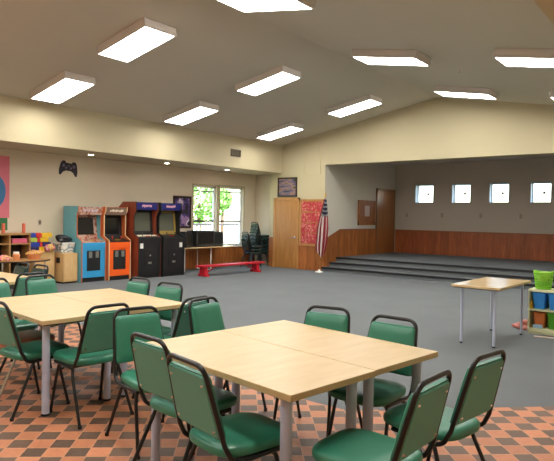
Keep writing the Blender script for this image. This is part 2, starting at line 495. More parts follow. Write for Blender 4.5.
# ceiling: two slopes, and the flat undersides over the side bays
m = MB()
m.prism([(XSL - .15, roof(XSL - .15)), (RX, RZ), (XSR + .15, roof(XSR + .15)), (XSR + .15, roof(XSR + .15) + .12), (RX, RZ + .12), (XSL - .15, roof(XSL - .15) + .12)], 'y', Y0, YB + .15)
struct(m.build('ceiling', M['ceil']))
struct(box('ceiling.001', (XL - .15, Y0, SO), (XSL - .02, 13.9, SO + .1), M['wall']))
struct(box('ceiling.002', (XSR + .02, Y0, SO), (XR + .15, 13.6, SO + .1), M['white']))
# bulkhead faces down to the bay ceilings
m = MB(); m.box((XSL - .12, Y0, SO - .005), (XSL, YB, roof(XSL) + .02))
struct(m.build('wall_left_bulkhead', M['wall']))
m = MB(); m.box((XSR, Y0, SO - .005), (XSR + .12, YB, roof(XSR) + .02))
struct(m.build('wall_right_bulkhead', M['wall']))

# left wall with the two tall windows
W1 = (11.09, 12.03, .64, 2.40)
W2 = (12.16, 13.22, .62, 2.42)
m = MB()
T = .16
m.box((XL - T, Y0, 0), (XL, W1[0], SO))
m.box((XL - T, W1[1], 0), (XL, W2[0], SO))
m.box((XL - T, W2[1], 0), (XL, 13.95, SO))
for w in (W1, W2):
    m.box((XL - T, w[0], 0), (XL, w[1], w[2]))
    m.box((XL - T, w[0], w[3]), (XL, w[1], SO))
struct(m.build('wall_left', M['wall_grey']))
struct(box('wall_left_return', (XL - T, 13.8, 0), (-10.94, 13.95, SO), M['wall_grey']))
struct(box('trim_1', (XL, 9.75, 0), (XL + .02, 13.8, .56), M['wainscot_y']))
struct(box('trim_2', (XL, 9.75, .56), (XL + .035, 13.8, .60), M['cap']))

# far wall: solid part with the door, header and gable over the stage opening
m = MB()
HZ = 3.045
m.prism([(-10.94, 0), (XST, 0), (XST, HZ), (XSTR, HZ), (XSTR, 0), (XR + .15, 0), (XR + .15, SO + .05), (XSR, roof(XSR) + .08),
         (RX, RZ + .08), (XSL, roof(XSL) + .08), (XSL, SO + .05), (-10.94, SO + .05)], 'y', YB, YB + .36)
struct(m.build('wall_far', M['wall']))
DX0, DX1 = -10.76, -9.80
struct(box('trim_3', (-10.94, YB - .02, 0), (DX0, YB, .87), M['wainscot_x']))
struct(box('trim_4', (DX1, YB - .02, 0), (XST, YB, .87), M['wainscot_x']))
struct(box('trim_5', (-10.95, YB - .035, .87), (DX0, YB, .91), M['cap']))
struct(box('trim_6', (DX1, YB - .035, .87), (XST, YB, .91), M['cap']))

# stage
m = MB()
m.box((XST - .15, YB + .36, 0), (XST, YST + .15, 3.5))
struct(m.build('wall_stage_left', M['stage_side']))
struct(box('wall_stage_right', (XSTR, YB + .36, 0), (XSTR + .15, YST + .15, 3.5), M['stage_wall']))
struct(box('ceiling.003', (XST - .15, YB + .36, 3.4), (XSTR + .15, YST + .15, 3.5), M['stage_wall']))
WS = [(-8.21, -7.56), (-6.94, -6.32), (-5.74, -5.14), (-4.53, -3.95)]
WZ = (2.085, 2.70)
m = MB()
xs = XST
for a, b in WS:
    m.box((xs, YST, 0), (a, YST + .28, 3.5)); xs = b
    m.box((a, YST, 0), (b, YST + .28, WZ[0])); m.box((a, YST, WZ[1]), (b, YST + .28, 3.5))
m.box((xs, YST, 0), (XSTR, YST + .28, 3.5))
struct(m.build('wall_stage_back', M['stage_wall']))
N1, N2, N3 = 13.34, 13.71, 14.07
m = MB()
m.prism([(N1, 0), (N1, .125), (N2, .125), (N2, .25), (N3, .25), (N3, ZST), (YST, ZST), (YST, 0)], 'x', XST, XSTR)
struct(m.build('floor_stage', M['carpet']))
for i, (y, z) in enumerate(((N1, .125), (N2, .25), (N3, ZST))):
    struct(box('trim_%d' % (7 + i), (XST + (.0 if i else .0), y - .02, z - .045), (XSTR, y + .03, z + .006), M['nosing']))
# boards on the stage walls; on the side wall they climb with the steps
m = MB()
m.prism([(N1 + .1, 0), (YST, 0), (YST, 1.16), (14.3, 1.16), (YB, .88), (YB, 0)] if False else [(YB, .1), (16.46, .1), (16.46, 1.17), (14.25, 1.17), (YB, .88)], 'x', XST, XST + .02)
struct(m.build('trim_10', M['wainscot_y']))
struct(box('trim_11', (XST + .02, YST - .02, ZST), (XSTR, YST, 1.13), M['wainscot_stage']))
struct(box('trim_12', (XST + .02, YST - .035, 1.13), (XSTR, YST, 1.17), M['cap']))
m = MB(); m.tube([(XST + .02, YB, .9), (XST + .02, 14.25, 1.19), (XST + .02, 16.46, 1.19)], .018, 6)
struct(m.build('trim_13', M['cap']))

# walls behind and to the right of the camera
struct(box('wall_right', (XR, Y0, 0), (XR + .15, 13.9, SO), M['wall_grey']))
m = MB()
m.prism([(XL - .15, 0), (XR + .15, 0), (XR + .15, SO + .05), (XSR, roof(XSR) + .08), (RX, RZ + .08), (XSL, roof(XSL) + .08), (XL - .15, SO + .05)], 'y', Y0 - .15, Y0)
struct(m.build('wall_back', M['wall']))

# tall windows in the left wall
def tall_window(n, w):
    y0, y1, z0, z1 = w
    x = XL - .1
    f = MB()
    f.box((x - .03, y0, z0), (x + .03, y0 + .05, z1)).box((x - .03, y1 - .05, z0), (x + .03, y1, z1))
    f.box((x - .03, y0, z1 - .05), (x + .03, y1, z1)).box((x - .03, y0, z0), (x + .03, y1, z0 + .05))
    o = struct(f.build('window_%d' % n, M['white']))
    zm = 1.37
    box('sash_rail', (x - .02, y0 + .05, zm - .025), (x + .025, y1 - .05, zm + .025), M['rail'], o)
    box('upper_rail', (x - .02, y0 + .05, z1 - .17), (x + .02, y1 - .05, z1 - .135), M['grey_plastic'], o)
    box('sill', (XL - .07, y0 - .04, z0 - .035), (XL + .05, y1 + .04, z0), M['white'], o)
    box('pane', (x - .006, y0 + .05, z0 + .05), (x + .0, y1 - .05, z1 - .05), M['glass'], o)
    c = MB()
    for a, b in ((y0 - .05, y0), (y1, y1 + .05)):
        c.box((XL, a, z0 - .03), (XL + .015, b, z1 + .05))
    c.box((XL, y0 - .05, z1), (XL + .015, y1 + .05, z1 + .05))
    c.build('casing', M['wall'], o)
tall_window(1, W1)
tall_window(2, W2)

def small_window(n, a, b):
    y = YST + .22
    z0, z1 = WZ
    f = MB()
    e = .03
    f.box((a, y - .02, z0), (a + e, y + .03, z1)).box((b - e, y - .02, z0), (b, y + .03, z1))
    f.box((a, y - .02, z1 - e), (b, y + .03, z1)).box((a, y - .02, z0), (b, y + .03, z0 + e))
    o = struct(f.build('window_%d' % n, M['win_frame']))
    box('pane', (a + e, y, z0 + e), (b - e, y + .006, z1 - e), M['glass'], o)
    l = MB()
    l.box((a, YST + .0, z0), (a + .012, y - .02, z1)).box((b - .012, YST, z0), (b, y - .02, z1))
    l.box((a, YST, z0), (b, y - .02, z0 + .012)).box((a, YST, z1 - .012), (b, y - .02, z1))
    l.build('reveal', M['win_frame'], o)
    cx, cz = (a + b) / 2 + .05, (z0 + z1) / 2
    st = []
    for i in range(10):
        r = .075 if i % 2 == 0 else .032
        st.append((cx + r * math.sin(i * PI / 5), cz + r * math.cos(i * PI / 5)))
    MB().prism(st, 'y', y - .012, y - .002).build('star', M['brown_star'], o)
for i, (a, b) in enumerate(WS):
    small_window(3 + i, a, b)

# doors
d = struct(box('door_1', (DX0 + .06, YB - .035, .01), (DX1 - .05, YB - .002, 2.04), M['door']))
f = MB()
f.box((DX0, YB - .05, 0), (DX0 + .06, YB, 2.11)).box((DX1 - .05, YB - .05, 0), (DX1, YB, 2.11)).box((DX0, YB - .05, 2.045), (DX1, YB, 2.11))
f.build('door_frame', M['oak'], d)
h = MB()
h.lathe([(.03, 0), (.03, .012), (.012, .015), (.012, .05)], (0, 0, 0), 14)
bmesh.ops.rotate(h.bm, verts=h.bm.verts, cent=(0, 0, 0), matrix=Matrix.Rotation(PI / 2, 3, 'X'))
bmesh.ops.translate(h.bm, verts=h.bm.verts, vec=(DX1 - .13, YB - .035, .93))
h.tube([(DX1 - .13, YB - .085, .93), (DX1 - .22, YB - .085, .93), (DX1 - .27, YB - .08, .925)], .011, 8)
h.build('door_handle', M['chrome'], d, smooth=True)
struct(box('trim_14', (XST, YB + .004, 0), (XST + .004, YB + .362, HZ), M['stage_side']))
d = struct(box('door_2', (XST + .002, 16.55, ZST), (XST + .03, 17.68, 2.44), M['door_dark']))
f = MB()
f.box((XST, 16.46, ZST), (XST + .034, 16.55, 2.53)).box((XST, 17.68, ZST), (XST + .034, 17.77, 2.53)).box((XST, 16.46, 2.44), (XST + .034, 17.77, 2.53))
f.build('door_frame', M['jamb_dark'], d)
h = MB().lathe([(.0, -.03), (.025, -.02), (.03, 0), (.02, .02), (0, .03)], (XST + .09, 16.64, ZST + .95), 12)
h.tube([(XST + .03, 16.64, ZST + .95), (XST + .08, 16.64, ZST + .95)], .01, 8)
h.build('door_handle', M['chrome'], d, smooth=True)

# ------------------------------------------------------------------ ceiling fixtures
def fixture_proto():
    t = thing('ceiling_light', '', 'ceiling light')
    L, Wd, H = 1.22, .6, .125
    o = MB()
    o.hexa([(-L / 2, -Wd / 2, -H), (L / 2, -Wd / 2, -H), (L / 2, Wd / 2, -H), (-L / 2, Wd / 2, -H),
            (-L / 2, -Wd / 2, 0), (L / 2, -Wd / 2, 0), (L / 2, Wd / 2, 0), (-L / 2, Wd / 2, 0)])
    o.build('housing', M['fixture'], t)
    box('diffuser', (-L / 2 + .03, -Wd / 2 + .03, -H - .003), (L / 2 - .03, Wd / 2 - .03, -H + .004), M['diffuser'], t)
    return t
FX = fixture_proto()
used = []
def fixture(x, y, label, seen=True):
    o = FX if not used else copy_tree(FX)
    used.append(o)
    o.location = (x, y, roof(x) - .003)
    o.rotation_euler = (0, math.atan(SL) * (1 if x > RX else -1), 0)
    tag(o, label, 'ceiling light', 'fluorescent ceiling lights')
CX = [-9.47, -7.15, -4.55, -2.03]
CY = [5.62, 8.73, 11.9]
SURVEY = {(0, 0): (-9.52, 5.60), (0, 1): (-9.45, 8.70), (0, 2): (-9.41, 11.88), (1, 0): (-7.24, 5.49), (1, 1): (-7.19, 8.67), (1, 2): (-7.08, 11.84),
          (2, 0): (-4.70, 5.58), (2, 1): (-4.54, 8.80), (2, 2): (-4.40, 12.0), (3, 1): (-2.06, 8.65)}
names = {
 (0, 0): 'boxy ceiling light at the far left, nearest of those beside the left bulkhead',
 (0, 1): 'boxy ceiling light beside the left bulkhead, middle of its row of three',
 (0, 2): 'smallest boxy ceiling light near the far left corner, beside the wall vent',
 (1, 0): 'large boxy ceiling light at upper left, nearest left of the ridge',
 (1, 1): 'middle boxy ceiling light of the row just left of the ridge',
 (1, 2): 'boxy ceiling light just left of the gable peak',
 (2, 0): 'boxy ceiling light cut off by the top edge of the picture',
 (2, 1): 'boxy ceiling light right of the ridge between the cut off one and the gable',
 (2, 2): 'boxy ceiling light close to the gable peak over the stage',
 (3, 1): 'boxy ceiling light cut off by the right edge of the picture'}
for i, x in enumerate(CX):
    for j, y in enumerate(CY):
        if (i, j) in names:
            fx, fy = SURVEY.get((i, j), (x, y))
            fixture(fx, fy, names[(i, j)])
for i, x in enumerate(CX):
    for y in ((-.6, 2.2, 5.25) if i == 3 else (-.6, 2.5)):
        fixture(x, y, 'boxy fluorescent ceiling light over the tiled dining corner, outside the picture')
fixture(CX[3], 11.9, 'boxy fluorescent ceiling light right of the stage opening, outside the picture')

# recessed downlights in the left bay
for y, lab in ((7.35, 'small recessed downlight above the arcade games'), (9.57, 'small recessed downlight left of the tall windows'), (11.81, 'small recessed downlight in front of the tall windows')):
    t = thing('downlight', lab, 'downlight', (-11.25, y, SO), 0, 'recessed downlights in the left bay')
    MB().lathe([(.055, -.004), (.085, -.006), (.085, 0), (.055, 0)], (0, 0, 0), 20).build('trim_ring', M['white'], t, smooth=True)
    MB().lathe([(0, -.008), (.052, -.008), (.052, -.001), (0, -.001)], (0, 0, 0), 16).build('lamp', M['downlamp'], t)
# sprinkler and detector
t = thing('sprinkler_head', 'tiny white sprinkler head on the sloping ceiling', 'sprinkler', (-3.79, 9.96, roof(-3.79)))
MB().lathe([(.035, 0), (.035, -.01), (.012, -.015), (.012, -.05), (.03, -.052), (.03, -.058), (0, -.06)], (0, 0, 0), 14).build('deflector', M['fixture'], t, smooth=True)
t = thing('smoke_detector', 'round white smoke detector on the ceiling at the right edge', 'smoke detector', (-2.64, 11.84, roof(-2.64)))
MB().lathe([(.07, 0.01), (.07, -.025), (.05, -.045), (0, -.048)], (0, 0, 0), 18).build('casing', M['white'], t, smooth=True)

# vent on the bulkhead, access panel on the gable
t = thing('wall_vent', 'brown louvred air vent on the left bulkhead', 'vent', (XSL, 11.35, 3.26))
fr = MB()
fr.box((0, -.2, -.1), (.02, -.17, .1)).box((0, .17, -.1), (.02, .2, .1)).box((0, -.2, .07), (.02, .2, .1)).box((0, -.2, -.1), (.02, .2, -.07))
fr.build('frame', M['grille'], t)
sl = MB()
for i in range(6):
    z = -.06 + i * .024
    sl.hexa([(.002, -.17, z - .008), (.016, -.17, z - .012), (.016, .17, z - .012), (.002, .17, z - .008), (.002, -.17, z + .002), (.016, -.17, z - .002), (.016, .17, z - .002), (.002, .17, z + .002)])
sl.build('louvres', M['hole'], t)
t = thing('access_panel', 'tall cream access panel above the bulletin board', 'panel', (-9.37, YB, 2.79))
box('panel', (-.27, -.012, .015), (.27, -.001, .79), M['wall'], t)
e = MB()
e.box((-.285, -.018, 0), (-.265, 0, .805)).box((.265, -.018, 0), (.285, 0, .805)).box((-.285, -.018, .785), (.285, 0, .805)).box((-.285, -.018, 0), (.285, 0, .02))
e.build('frame', M['panel_outline'], t)

# ------------------------------------------------------------------ chairs
def make_chair(vin, legm, name='stacking_chair'):
    t = thing(name, '', 'chair')
    # seat pad: rounded trapezoid with a crowned top
    n = 40
    def ring(sc, z):
        out = []
        for i in range(n):
            a = 2 * PI * i / n
            c, s = math.cos(a), math.sin(a)
            e = .55
            x = math.copysign(abs(c) ** e, c); y = math.copysign(abs(s) ** e, s)
            w = .205 + .010 * y
            out.append((x * w * sc, .052 + y * .232 * sc, z))
        return out
    st = MB().stack([ring(.93, .412), ring(.985, .42), ring(1, .435), ring(.985, .452), ring(.94, .462), ring(.82, .468), ring(.5, .472), ring(.15, .473)])
    st.build('seat', vin, t, smooth=True)
    # back: padded front and flat rear panel, leaning with the frame
    lean = (.275 - .155) / (.86 - .40)
    def bp(x, dy, z):                       # point on the back plane at height z, dy towards the sitter
        return (x, -.155 - lean * (z - .40) + dy, z)
    zb, zt = .512, .822
    def hw(z):
        return .191 - .028 * (z - .5) / .35
    def bring(dy, inset):
        pts = []
        for u, v in rrect(1, 1, .07, 4):
            z = (zb + zt) / 2 + v * (zt - zb - 2 * inset)
            pts.append(bp(u * 2 * (hw(z) - inset), dy, z))
        return pts
    bk = MB().stack([bring(-.004, .002), bring(.008, 0), bring(.024, .004), bring(.033, .02), bring(.036, .06)])
    bko = bk.build('backrest', vin, t, smooth=True)
    pn = MB().stack([bring(-.014, .014), bring(-.005, .008)])
    pn.build('back_panel', M['vinyl_back'], bko)
    for sx in (-1, 1):
        for z in (zb + .04, zt - .055):
            p = bp(sx * (hw(z) - .035), -.014, z)
            c = MB().lathe([(.0, 0), (.0085, .001), (.007, .005), (0, .006)], (0, 0, 0), 8)
            bmesh.ops.rotate(c.bm, verts=c.bm.verts, cent=(0, 0, 0), matrix=Matrix.Rotation(PI / 2, 3, 'X'))
            bmesh.ops.translate(c.bm, verts=c.bm.verts, vec=p)
            c.build('screw', M['screw'], bko)
    # back frame: one bent tube, running forward under the seat on both sides
    H = .861
    half = []
    wt, wb = .162, .198
    half.append((wb - .004, .17, .403))
    half.append((wb, 0, .403))
    half.append((wb + .002, -.09, .403))
    for i in range(1, 6):
        a = i / 6 * PI / 2
        half.append((wb + .002, -.09 - .07 * math.sin(a), .403 + .07 * (1 - math.cos(a)) * .9))
    p0 = bp(0, 0, .49)
    half.append((wb - .003, p0[1], .49))
    zc = H - .065
    half.append((wt + .004, bp(0, 0, zc)[1], zc))
    for i in range(1, 6):
        a = i / 6 * PI / 2
        z = zc + .065 * math.sin(a)
        half.append((wt - .06 + .064 * math.cos(a), bp(0, 0, z)[1], z))
    pts = half + [(wt - .07, bp(0, 0, H)[1], H)] + [(-wt + .07, bp(0, 0, H)[1], H)] + [(-x, y, z) for x, y, z in half[::-1]]
    MB().tube(pts, .0125, 10).build('back_frame', legm, t, smooth=True)
    # legs and the bars that join them
    for sx in (-1, 1):
        MB().tube([(sx * .165, -.05, .395), (sx * .185, -.085, .37), (sx * .192, -.105, .32), (sx * .212, -.255, .012)], .0115, 10).build('leg', legm, t, smooth=True)
        MB().tube([(sx * .165, .12, .395), (sx * .185, .135, .37), (sx * .192, .145, .32), (sx * .208, .215, .012)], .0115, 10).build('leg', legm, t, smooth=True)
    b = MB()
    b.tube([(-.17, -.05, .394), (.17, -.05, .394)], .0115, 8).tube([(-.17, .12, .394), (.17, .12, .394)], .0115, 8)
    b.tube([(-.155, -.05, .394), (-.155, .12, .394)], .008, 6).tube([(.155, -.05, .394), (.155, .12, .394)], .008, 6)
    b.build('seat_frame', legm, t, smooth=True)
    for sx in (-1, 1):
        MB().lathe([(.014, 0), (.015, .012), (.013, .022)], (sx * .2125, -.257, 0), 8).build('foot_cap', M['foot'], t)
        MB().lathe([(.014, 0), (.015, .012), (.013, .022)], (sx * .208, .2155, 0), 8).build('foot_cap', M['foot'], t)
    return t
GREEN = make_chair(M['vinyl'], M['black'])
GU = []
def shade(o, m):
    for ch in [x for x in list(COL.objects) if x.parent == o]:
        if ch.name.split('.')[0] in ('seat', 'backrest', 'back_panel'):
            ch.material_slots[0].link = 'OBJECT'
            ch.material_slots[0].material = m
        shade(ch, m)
def chair(x, y, a, label, group, z=0., m=None):
    o = GREEN if not GU else copy_tree(GREEN)
    GU.append(o)
    o.location = (x, y, z); o.rotation_euler = (0, 0, math.radians(a - 90))
    tag(o, label, 'chair', group)
    if m:
        shade(o, m)
    return o
g1 = 'green chairs around the front pair of tables'
g2 = 'green chairs around the left pair of tables'
chair(-2.428, 2.235, 85, 'green chair with back to us at the front table, left of the foreground one', g1)
chair(-1.886, 2.04, 79, 'green vinyl chair in the foreground with back to us and seat showing, bottom centre', g1)
chair(-1.215, 2.305, 178, 'green vinyl chair at bottom right, nearer one right of the front table', g1)
chair(-1.165, 2.914, 171, 'rightmost green vinyl chair, standing on the tiles near the carpet edge', g1)
chair(-2.235, 3.25, -79, 'green vinyl chair facing us behind the front table, left one of two', g1)
chair(-1.735, 3.205, -92, 'green vinyl chair facing us behind the front table, beside its right corner', g1)
chair(-2.995, 2.45, -12, 'green vinyl chair facing us between the table groups, nearer one of two', g1)
chair(-2.985, 3.181, 4, 'green vinyl chair facing us between the table groups, farther one of two', g1)
chair(-3.775, 2.476, 175, 'green vinyl chair with back to us at the near side of the left table', g2)
chair(-3.615, 3.14, 187, 'dark backed green chair at the right corner of the left table, behind a facing one', g2)
chair(-4.78, 3.45, -90, 'green vinyl chair facing us beyond the left table, left one of two', g2)
chair(-4.22, 3.40, -86, 'green vinyl chair facing us beyond the left table, by its right corner', g2)
chair(-5.40, 3.13, 6, 'green vinyl chair facing us at the far left end of the left table', g2)
chair(-5.40, 2.62, 5, 'green chair cut by the left picture edge beyond the left table', g2)
chair(-4.27, 2.25, 93, 'green chair at the left picture edge before the left table, seat showing', g2)
g3 = 'green chairs around the far left table'
chair(-6.235, 3.15, 184, 'dark green chair with back to us at the far left table', g3)
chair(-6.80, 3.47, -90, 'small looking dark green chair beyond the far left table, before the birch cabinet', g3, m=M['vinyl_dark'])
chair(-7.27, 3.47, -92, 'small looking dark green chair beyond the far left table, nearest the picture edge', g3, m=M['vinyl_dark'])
BROWN = make_chair(M['vinyl_brown'], M['chrome'], 'stacking_chair')
BROWN.location = (-4.73, 2.39, 0); BROWN.rotation_euler = (0, 0, math.radians(-2))
tag(BROWN, 'chair with a brown seat and bright metal legs at the left picture edge', 'chair')

# chair by the windows and the stack
for k in range(3):
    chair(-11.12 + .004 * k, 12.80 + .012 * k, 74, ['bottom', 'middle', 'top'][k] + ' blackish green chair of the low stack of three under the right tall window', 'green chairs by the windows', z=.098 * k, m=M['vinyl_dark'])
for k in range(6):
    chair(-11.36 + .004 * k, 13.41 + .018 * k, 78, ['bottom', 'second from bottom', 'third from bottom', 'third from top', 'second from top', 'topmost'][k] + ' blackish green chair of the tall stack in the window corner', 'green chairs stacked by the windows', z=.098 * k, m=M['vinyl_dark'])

# ------------------------------------------------------------------ tables
def table(name, label, corner, ang, w, d, group=None, ht=.74, top=None, th=.034, lr=.0285, inset=(.075, .10), far=None, legm=None):
    """corner = near right corner; ang = direction of the width; depth runs at right angles to it"""
    t = thing(name, label, 'table', (corner[0], corner[1], 0), math.radians(ang), group)
    m = MB(); m.box((0, 0, ht - th), (w, d, ht))
    tp = m.build('tabletop', top or M['maple'], t, bevel=.004)
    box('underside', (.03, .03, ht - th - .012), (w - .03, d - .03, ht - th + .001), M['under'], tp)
    far = inset[0] if far is None else far
    for x, y in ((inset[0], inset[1]), (w - far, inset[1]), (inset[0], d - inset[1]), (w - far, d - inset[1])):
        lg = MB().lathe([(lr, .012), (lr, ht - th - .02), (lr + .012, ht - th - .018), (lr + .012, ht - th - .002)], (x, y, 0), 18).build('leg', legm or M['leg_grey'], t, smooth=True)
        MB().lathe([(lr * .9, 0), (lr + .002, .004), (lr + .002, .018), (lr * .9, .02)], (x, y, 0), 16).build('foot_cap', M['foot'], lg, smooth=True)
    return t
table('dining_table', 'pale maple table nearest the camera, left half of the front pair', (-1.48, 1.985), 82.2, .632, 1.328, 'front pair of pushed together tables')
table('dining_table', 'pale maple table nearest the stage, right half of the front pair', (-1.400, 2.617), 82.4, .632, 1.321, 'front pair of pushed together tables')
a3 = math.radians(84.6)
table('dining_table', 'pale maple table on the left, near half of the left pair', (-3.875, 2.14), 84.6, .66, 1.36, 'left pair of pushed together tables')
table('dining_table', 'pale maple table on the left, far half of the left pair with the right corner', (-3.875 + math.cos(a3) * .663, 2.14 + math.sin(a3) * .663), 84.6, .66, 1.36, 'left pair of pushed together tables')
table('dining_table', 'pale maple table cut by the left picture edge, in front of the toy shelf', (-6.32, 2.80), 90, .75, 1.3)
table('work_table', 'narrow pale wooden table standing alone on the carpet before the stage', (-2.02, 6.78), 88.5, 1.235, .60, None, .74, M['oak_top'], .03, .0165, (.12, .10), .045)

# ------------------------------------------------------------------ arcade cabinets
def arcade(label, X, Y, w, H, prof, sidem, mouldm, frontm, bezm, marqm, scrm, lettm, style):
    """prof: side outline (depth, height), depth 0 at the front foot and negative towards the wall"""
    t = thing('arcade_cabinet', label, 'arcade game', (X, Y, 0), 0, 'arcade cabinets along the left wall')
    th = .022
    for y in (0, w - th):
        sd = MB().prism(prof, 'y', y, y + th).build('side_panel', sidem, t)
        # T-moulding along the front edge
        fr = [p for p in prof if p[0] > -.62]
        MB().tube([(px + .004, y + th / 2, pz) for px, pz in fr], .012, 6).build('edge_moulding', mouldm, sd)
    zb = .10
    fz = prof[-2][1] if style == 'black' else .90
    # front
    fp = box('front_panel', (-.06, th, zb), (-.012, w - th, fz - .10), frontm, t)
    box('kick_plate', (-.07, th, 0), (-.03, w - th, zb), M['black_matte'], t)
    cd = box('coin_door', (-.012, w / 2 - .17, .25), (-.003, w / 2 + .17, .70), M['black_matte'], t, .003)
    if style == 'color':
        for s in (-1, 1):
            box('coin_slot', (-.003, w / 2 + s * .085 - .04, .54), (.006, w / 2 + s * .085 + .04, .68), M['grey_plastic'], cd)
    else:
        box('coin_slot', (-.003, w / 2 - .02, .52), (.006, w / 2 + .03, .57), M['chrome'], cd)
        box('coin_return', (-.003, w / 2 - .05, .34), (.004, w / 2 + .05, .39), M['grey_plastic'], cd)
    # control panel, sloping up towards the screen
    cz = fz
    cp = MB().hexa([(-.05, th, cz - .11), (.0, th, cz - .11), (.0, w - th, cz - .11), (-.05, w - th, cz - .11),
                    (-.26, th, cz + .06), (.0, th, cz - .01), (.0, w - th, cz - .01), (-.26, w - th, cz + .06)]).build('control_panel', bezm if style == 'color' else M['black_matte'], t)
    if style == 'color':
        box('front_apron', (-.01, th, cz - .16), (.004, w - th, cz - .02), frontm, t)
    for i in range(2):
        x, y = -.12, w * (.3 + .4 * i)
        st = MB().tube([(x, y, cz + .02), (x, y, cz + .10)], .006, 8).lathe([(0, .08), (.02, .09), (.024, .10), (.02, .115), (0, .12)], (x, y, cz), 10)
        st.build('joystick', M['plastic_red'] if style == 'color' else M['black'], cp, smooth=True)
    for i in range(4):
        y = w * .44 + i * .035
        MB().lathe([(.013, .01), (.013, .022), (0, .026)], (-.10, y, cz + .015), 10).build('button', M['plastic_yellow'] if style == 'color' else M['plastic_red'], cp)
    # monitor surround and tube
    zt = H - .19
    xb0, xb1 = -.30, -.37
    bz = MB()
    z0, z1 = cz + .05, zt
    bw = .085 if style == 'color' else .06
    def slab(y0, y1, za, zb_, dx=0):
        xa = xb0 + (xb1 - xb0) * (za - z0) / (z1 - z0); xc = xb0 + (xb1 - xb0) * (zb_ - z0) / (z1 - z0)
        return [(xa - .03 + dx, y0, za), (xa + dx, y0, za), (xa + dx, y1, za), (xa - .03 + dx, y1, za), (xc - .03 + dx, y0, zb_), (xc + dx, y0, zb_), (xc + dx, y1, zb_), (xc - .03 + dx, y1, zb_)]
    bz.hexa(slab(th, th + bw, z0, z1)).hexa(slab(w - th - bw, w - th, z0, z1)).hexa(slab(th + bw, w - th - bw, z1 - .07, z1)).hexa(slab(th + bw, w - th - bw, z0, z0 + .10))
    bz.build('monitor_bezel', bezm, t)
    MB().hexa(slab(th + bw, w - th - bw, z0 + .10, z1 - .07, -.012)).build('screen', scrm, t)
    # marquee
    mq = MB().hexa([(-.32, th, zt + .02), (-.15, th, zt), (-.15, w - th, zt), (-.32, w - th, zt + .02),
                    (-.32, th, H - .01), (-.13, th, H - .015), (-.13, w - th, H - .015), (-.32, w - th, H - .01)]).build('marquee', marqm, t)
    # title strip: unreadable brush lettering
    lt = MB()
    rnd = random.Random(int(Y * 100))
    n = 9
    span = w * (.62 if style == 'color' else .42)
    for i in range(n):
        y = w / 2 - span / 2 + span * (i + .5) / n
        h = .05 * rnd.uniform(.7, 1.25)
        zc = (zt + H) / 2 + rnd.uniform(-.008, .008)
        lt.hexa([(-.150, y - span / n * .42, zc - h / 2), (-.136, y - span / n * .42, zc - h / 2), (-.136, y + span / n * .3, zc - h / 2), (-.150, y + span / n * .3, zc - h / 2),
                 (-.150, y - span / n * .25, zc + h / 2), (-.130, y - span / n * .25, zc + h / 2), (-.130, y + span / n * .46, zc + h / 2), (-.150, y + span / n * .46, zc + h / 2)])
    lt.build('title_lettering', lettm, mq)
    # closing panels
    box('top_panel', (-.5, th, H - .03), (-.2, w - th, H - .008), sidem if style != 'black' else M['black_matte'], t)
    box('rear_panel', (prof[0][0] + .01, th, .02), (prof[0][0] + .03, w - th, prof[1][1] - .02), M['black_matte'], t)
    if style == 'black':
        # small white instruction sticker
        y = .10 if Y < 8.8 else w - .12
        if Y < 8.8:
            MB().hexa([(-.22, th + .02, cz + .052), (-.12, th + .02, cz + .026), (-.12, w - th - .02, cz + .026), (-.22, w - th - .02, cz + .052), (-.22, th + .02, cz + .06), (-.12, th + .02, cz + .034), (-.12, w - th - .02, cz + .034), (-.22, w - th - .02, cz + .06)]).build('instruction_strip', M['cream_lettering'], cp)
        box('sticker', (-.006, y - .045, fz - .26), (.001, y + .045, fz - .14), M['white'], t)
    return t
pc = [(-.74, 0), (-.74, 1.70), (-.14, 1.70), (-.14, 1.60), (-.20, 1.52), (-.20, 1.02), (.0, .92), (.0, .02), (-.03, 0)]
arcade('blue arcade game with teal side and dark screen, leftmost of the four', -11.06, 7.01, .63, 1.70, pc, M['teal'], M['orange_mould'], M['blue'], M['bezel_rust'], M['bezel_rust'], M['screen'], M['marquee_light'], 'color')
arcade('bright orange arcade game with cream edges beside the blue one', -10.98, 7.655, .61, 1.70, pc, M['orange_mould'], M['tan_mould'], M['orange'], M['black_matte'], M['marquee_cream'], M['screen'], M['cream_lettering'], 'color')
pb = [(-.92, 0), (-.92, 1.60), (-.62, 1.84), (-.12, 1.84), (-.10, 1.62), (-.16, 1.5), (-.16, 1.08), (0, .98), (0, 0)]
pb2 = pb[:-1] + [(0, .02), (-.02, 0)]
def prof_black():
    return [(-.92, 0), (-.92, 1.60), (-.62, 1.84), (-.12, 1.84), (-.10, 1.62), (-.18, 1.5), (-.18, 1.08), (0, .98), (0, 0)]
arcade('tall black arcade game with red brown side and grey screen beside the orange one', -10.84, 8.38, .70, 1.84, prof_black(), M['cherry'], M['black'], M['black_matte'], M['black_matte'], M['marquee_blue'], M['screen_grey'], M['marquee_pink'], 'black')
arcade('tall black arcade game with yellow brown screen surround, rightmost of the four', -10.80, 9.10, .70, 1.84, prof_black(), M['black_matte'], M['black'], M['black_matte'], M['bezel_yellow'], M['marquee_blue'], M['screen_grey'], M['marquee_pink'], 'black')

# ------------------------------------------------------------------ things on the left wall
t = thing('wall_banner', 'pink banner with a plain blue shape at the left picture edge', 'banner', (XL, 5.3, 1.15))
box('cloth', (.002, -.5, .26), (.008, .5, 1.56), M['poster_pink'], t)
box('lower_strip', (.002, -.5, 0), (.010, .46, .26), M['poster_green'], t)
MB().prism([(y * .22 + .2, .82 + z * .34) for y, z in [(math.cos(i * PI / 9) , math.sin(i * PI / 9)) for i in range(18)]], 'x', .008, .012).build('blue_shape', M['poster_blue'], t)
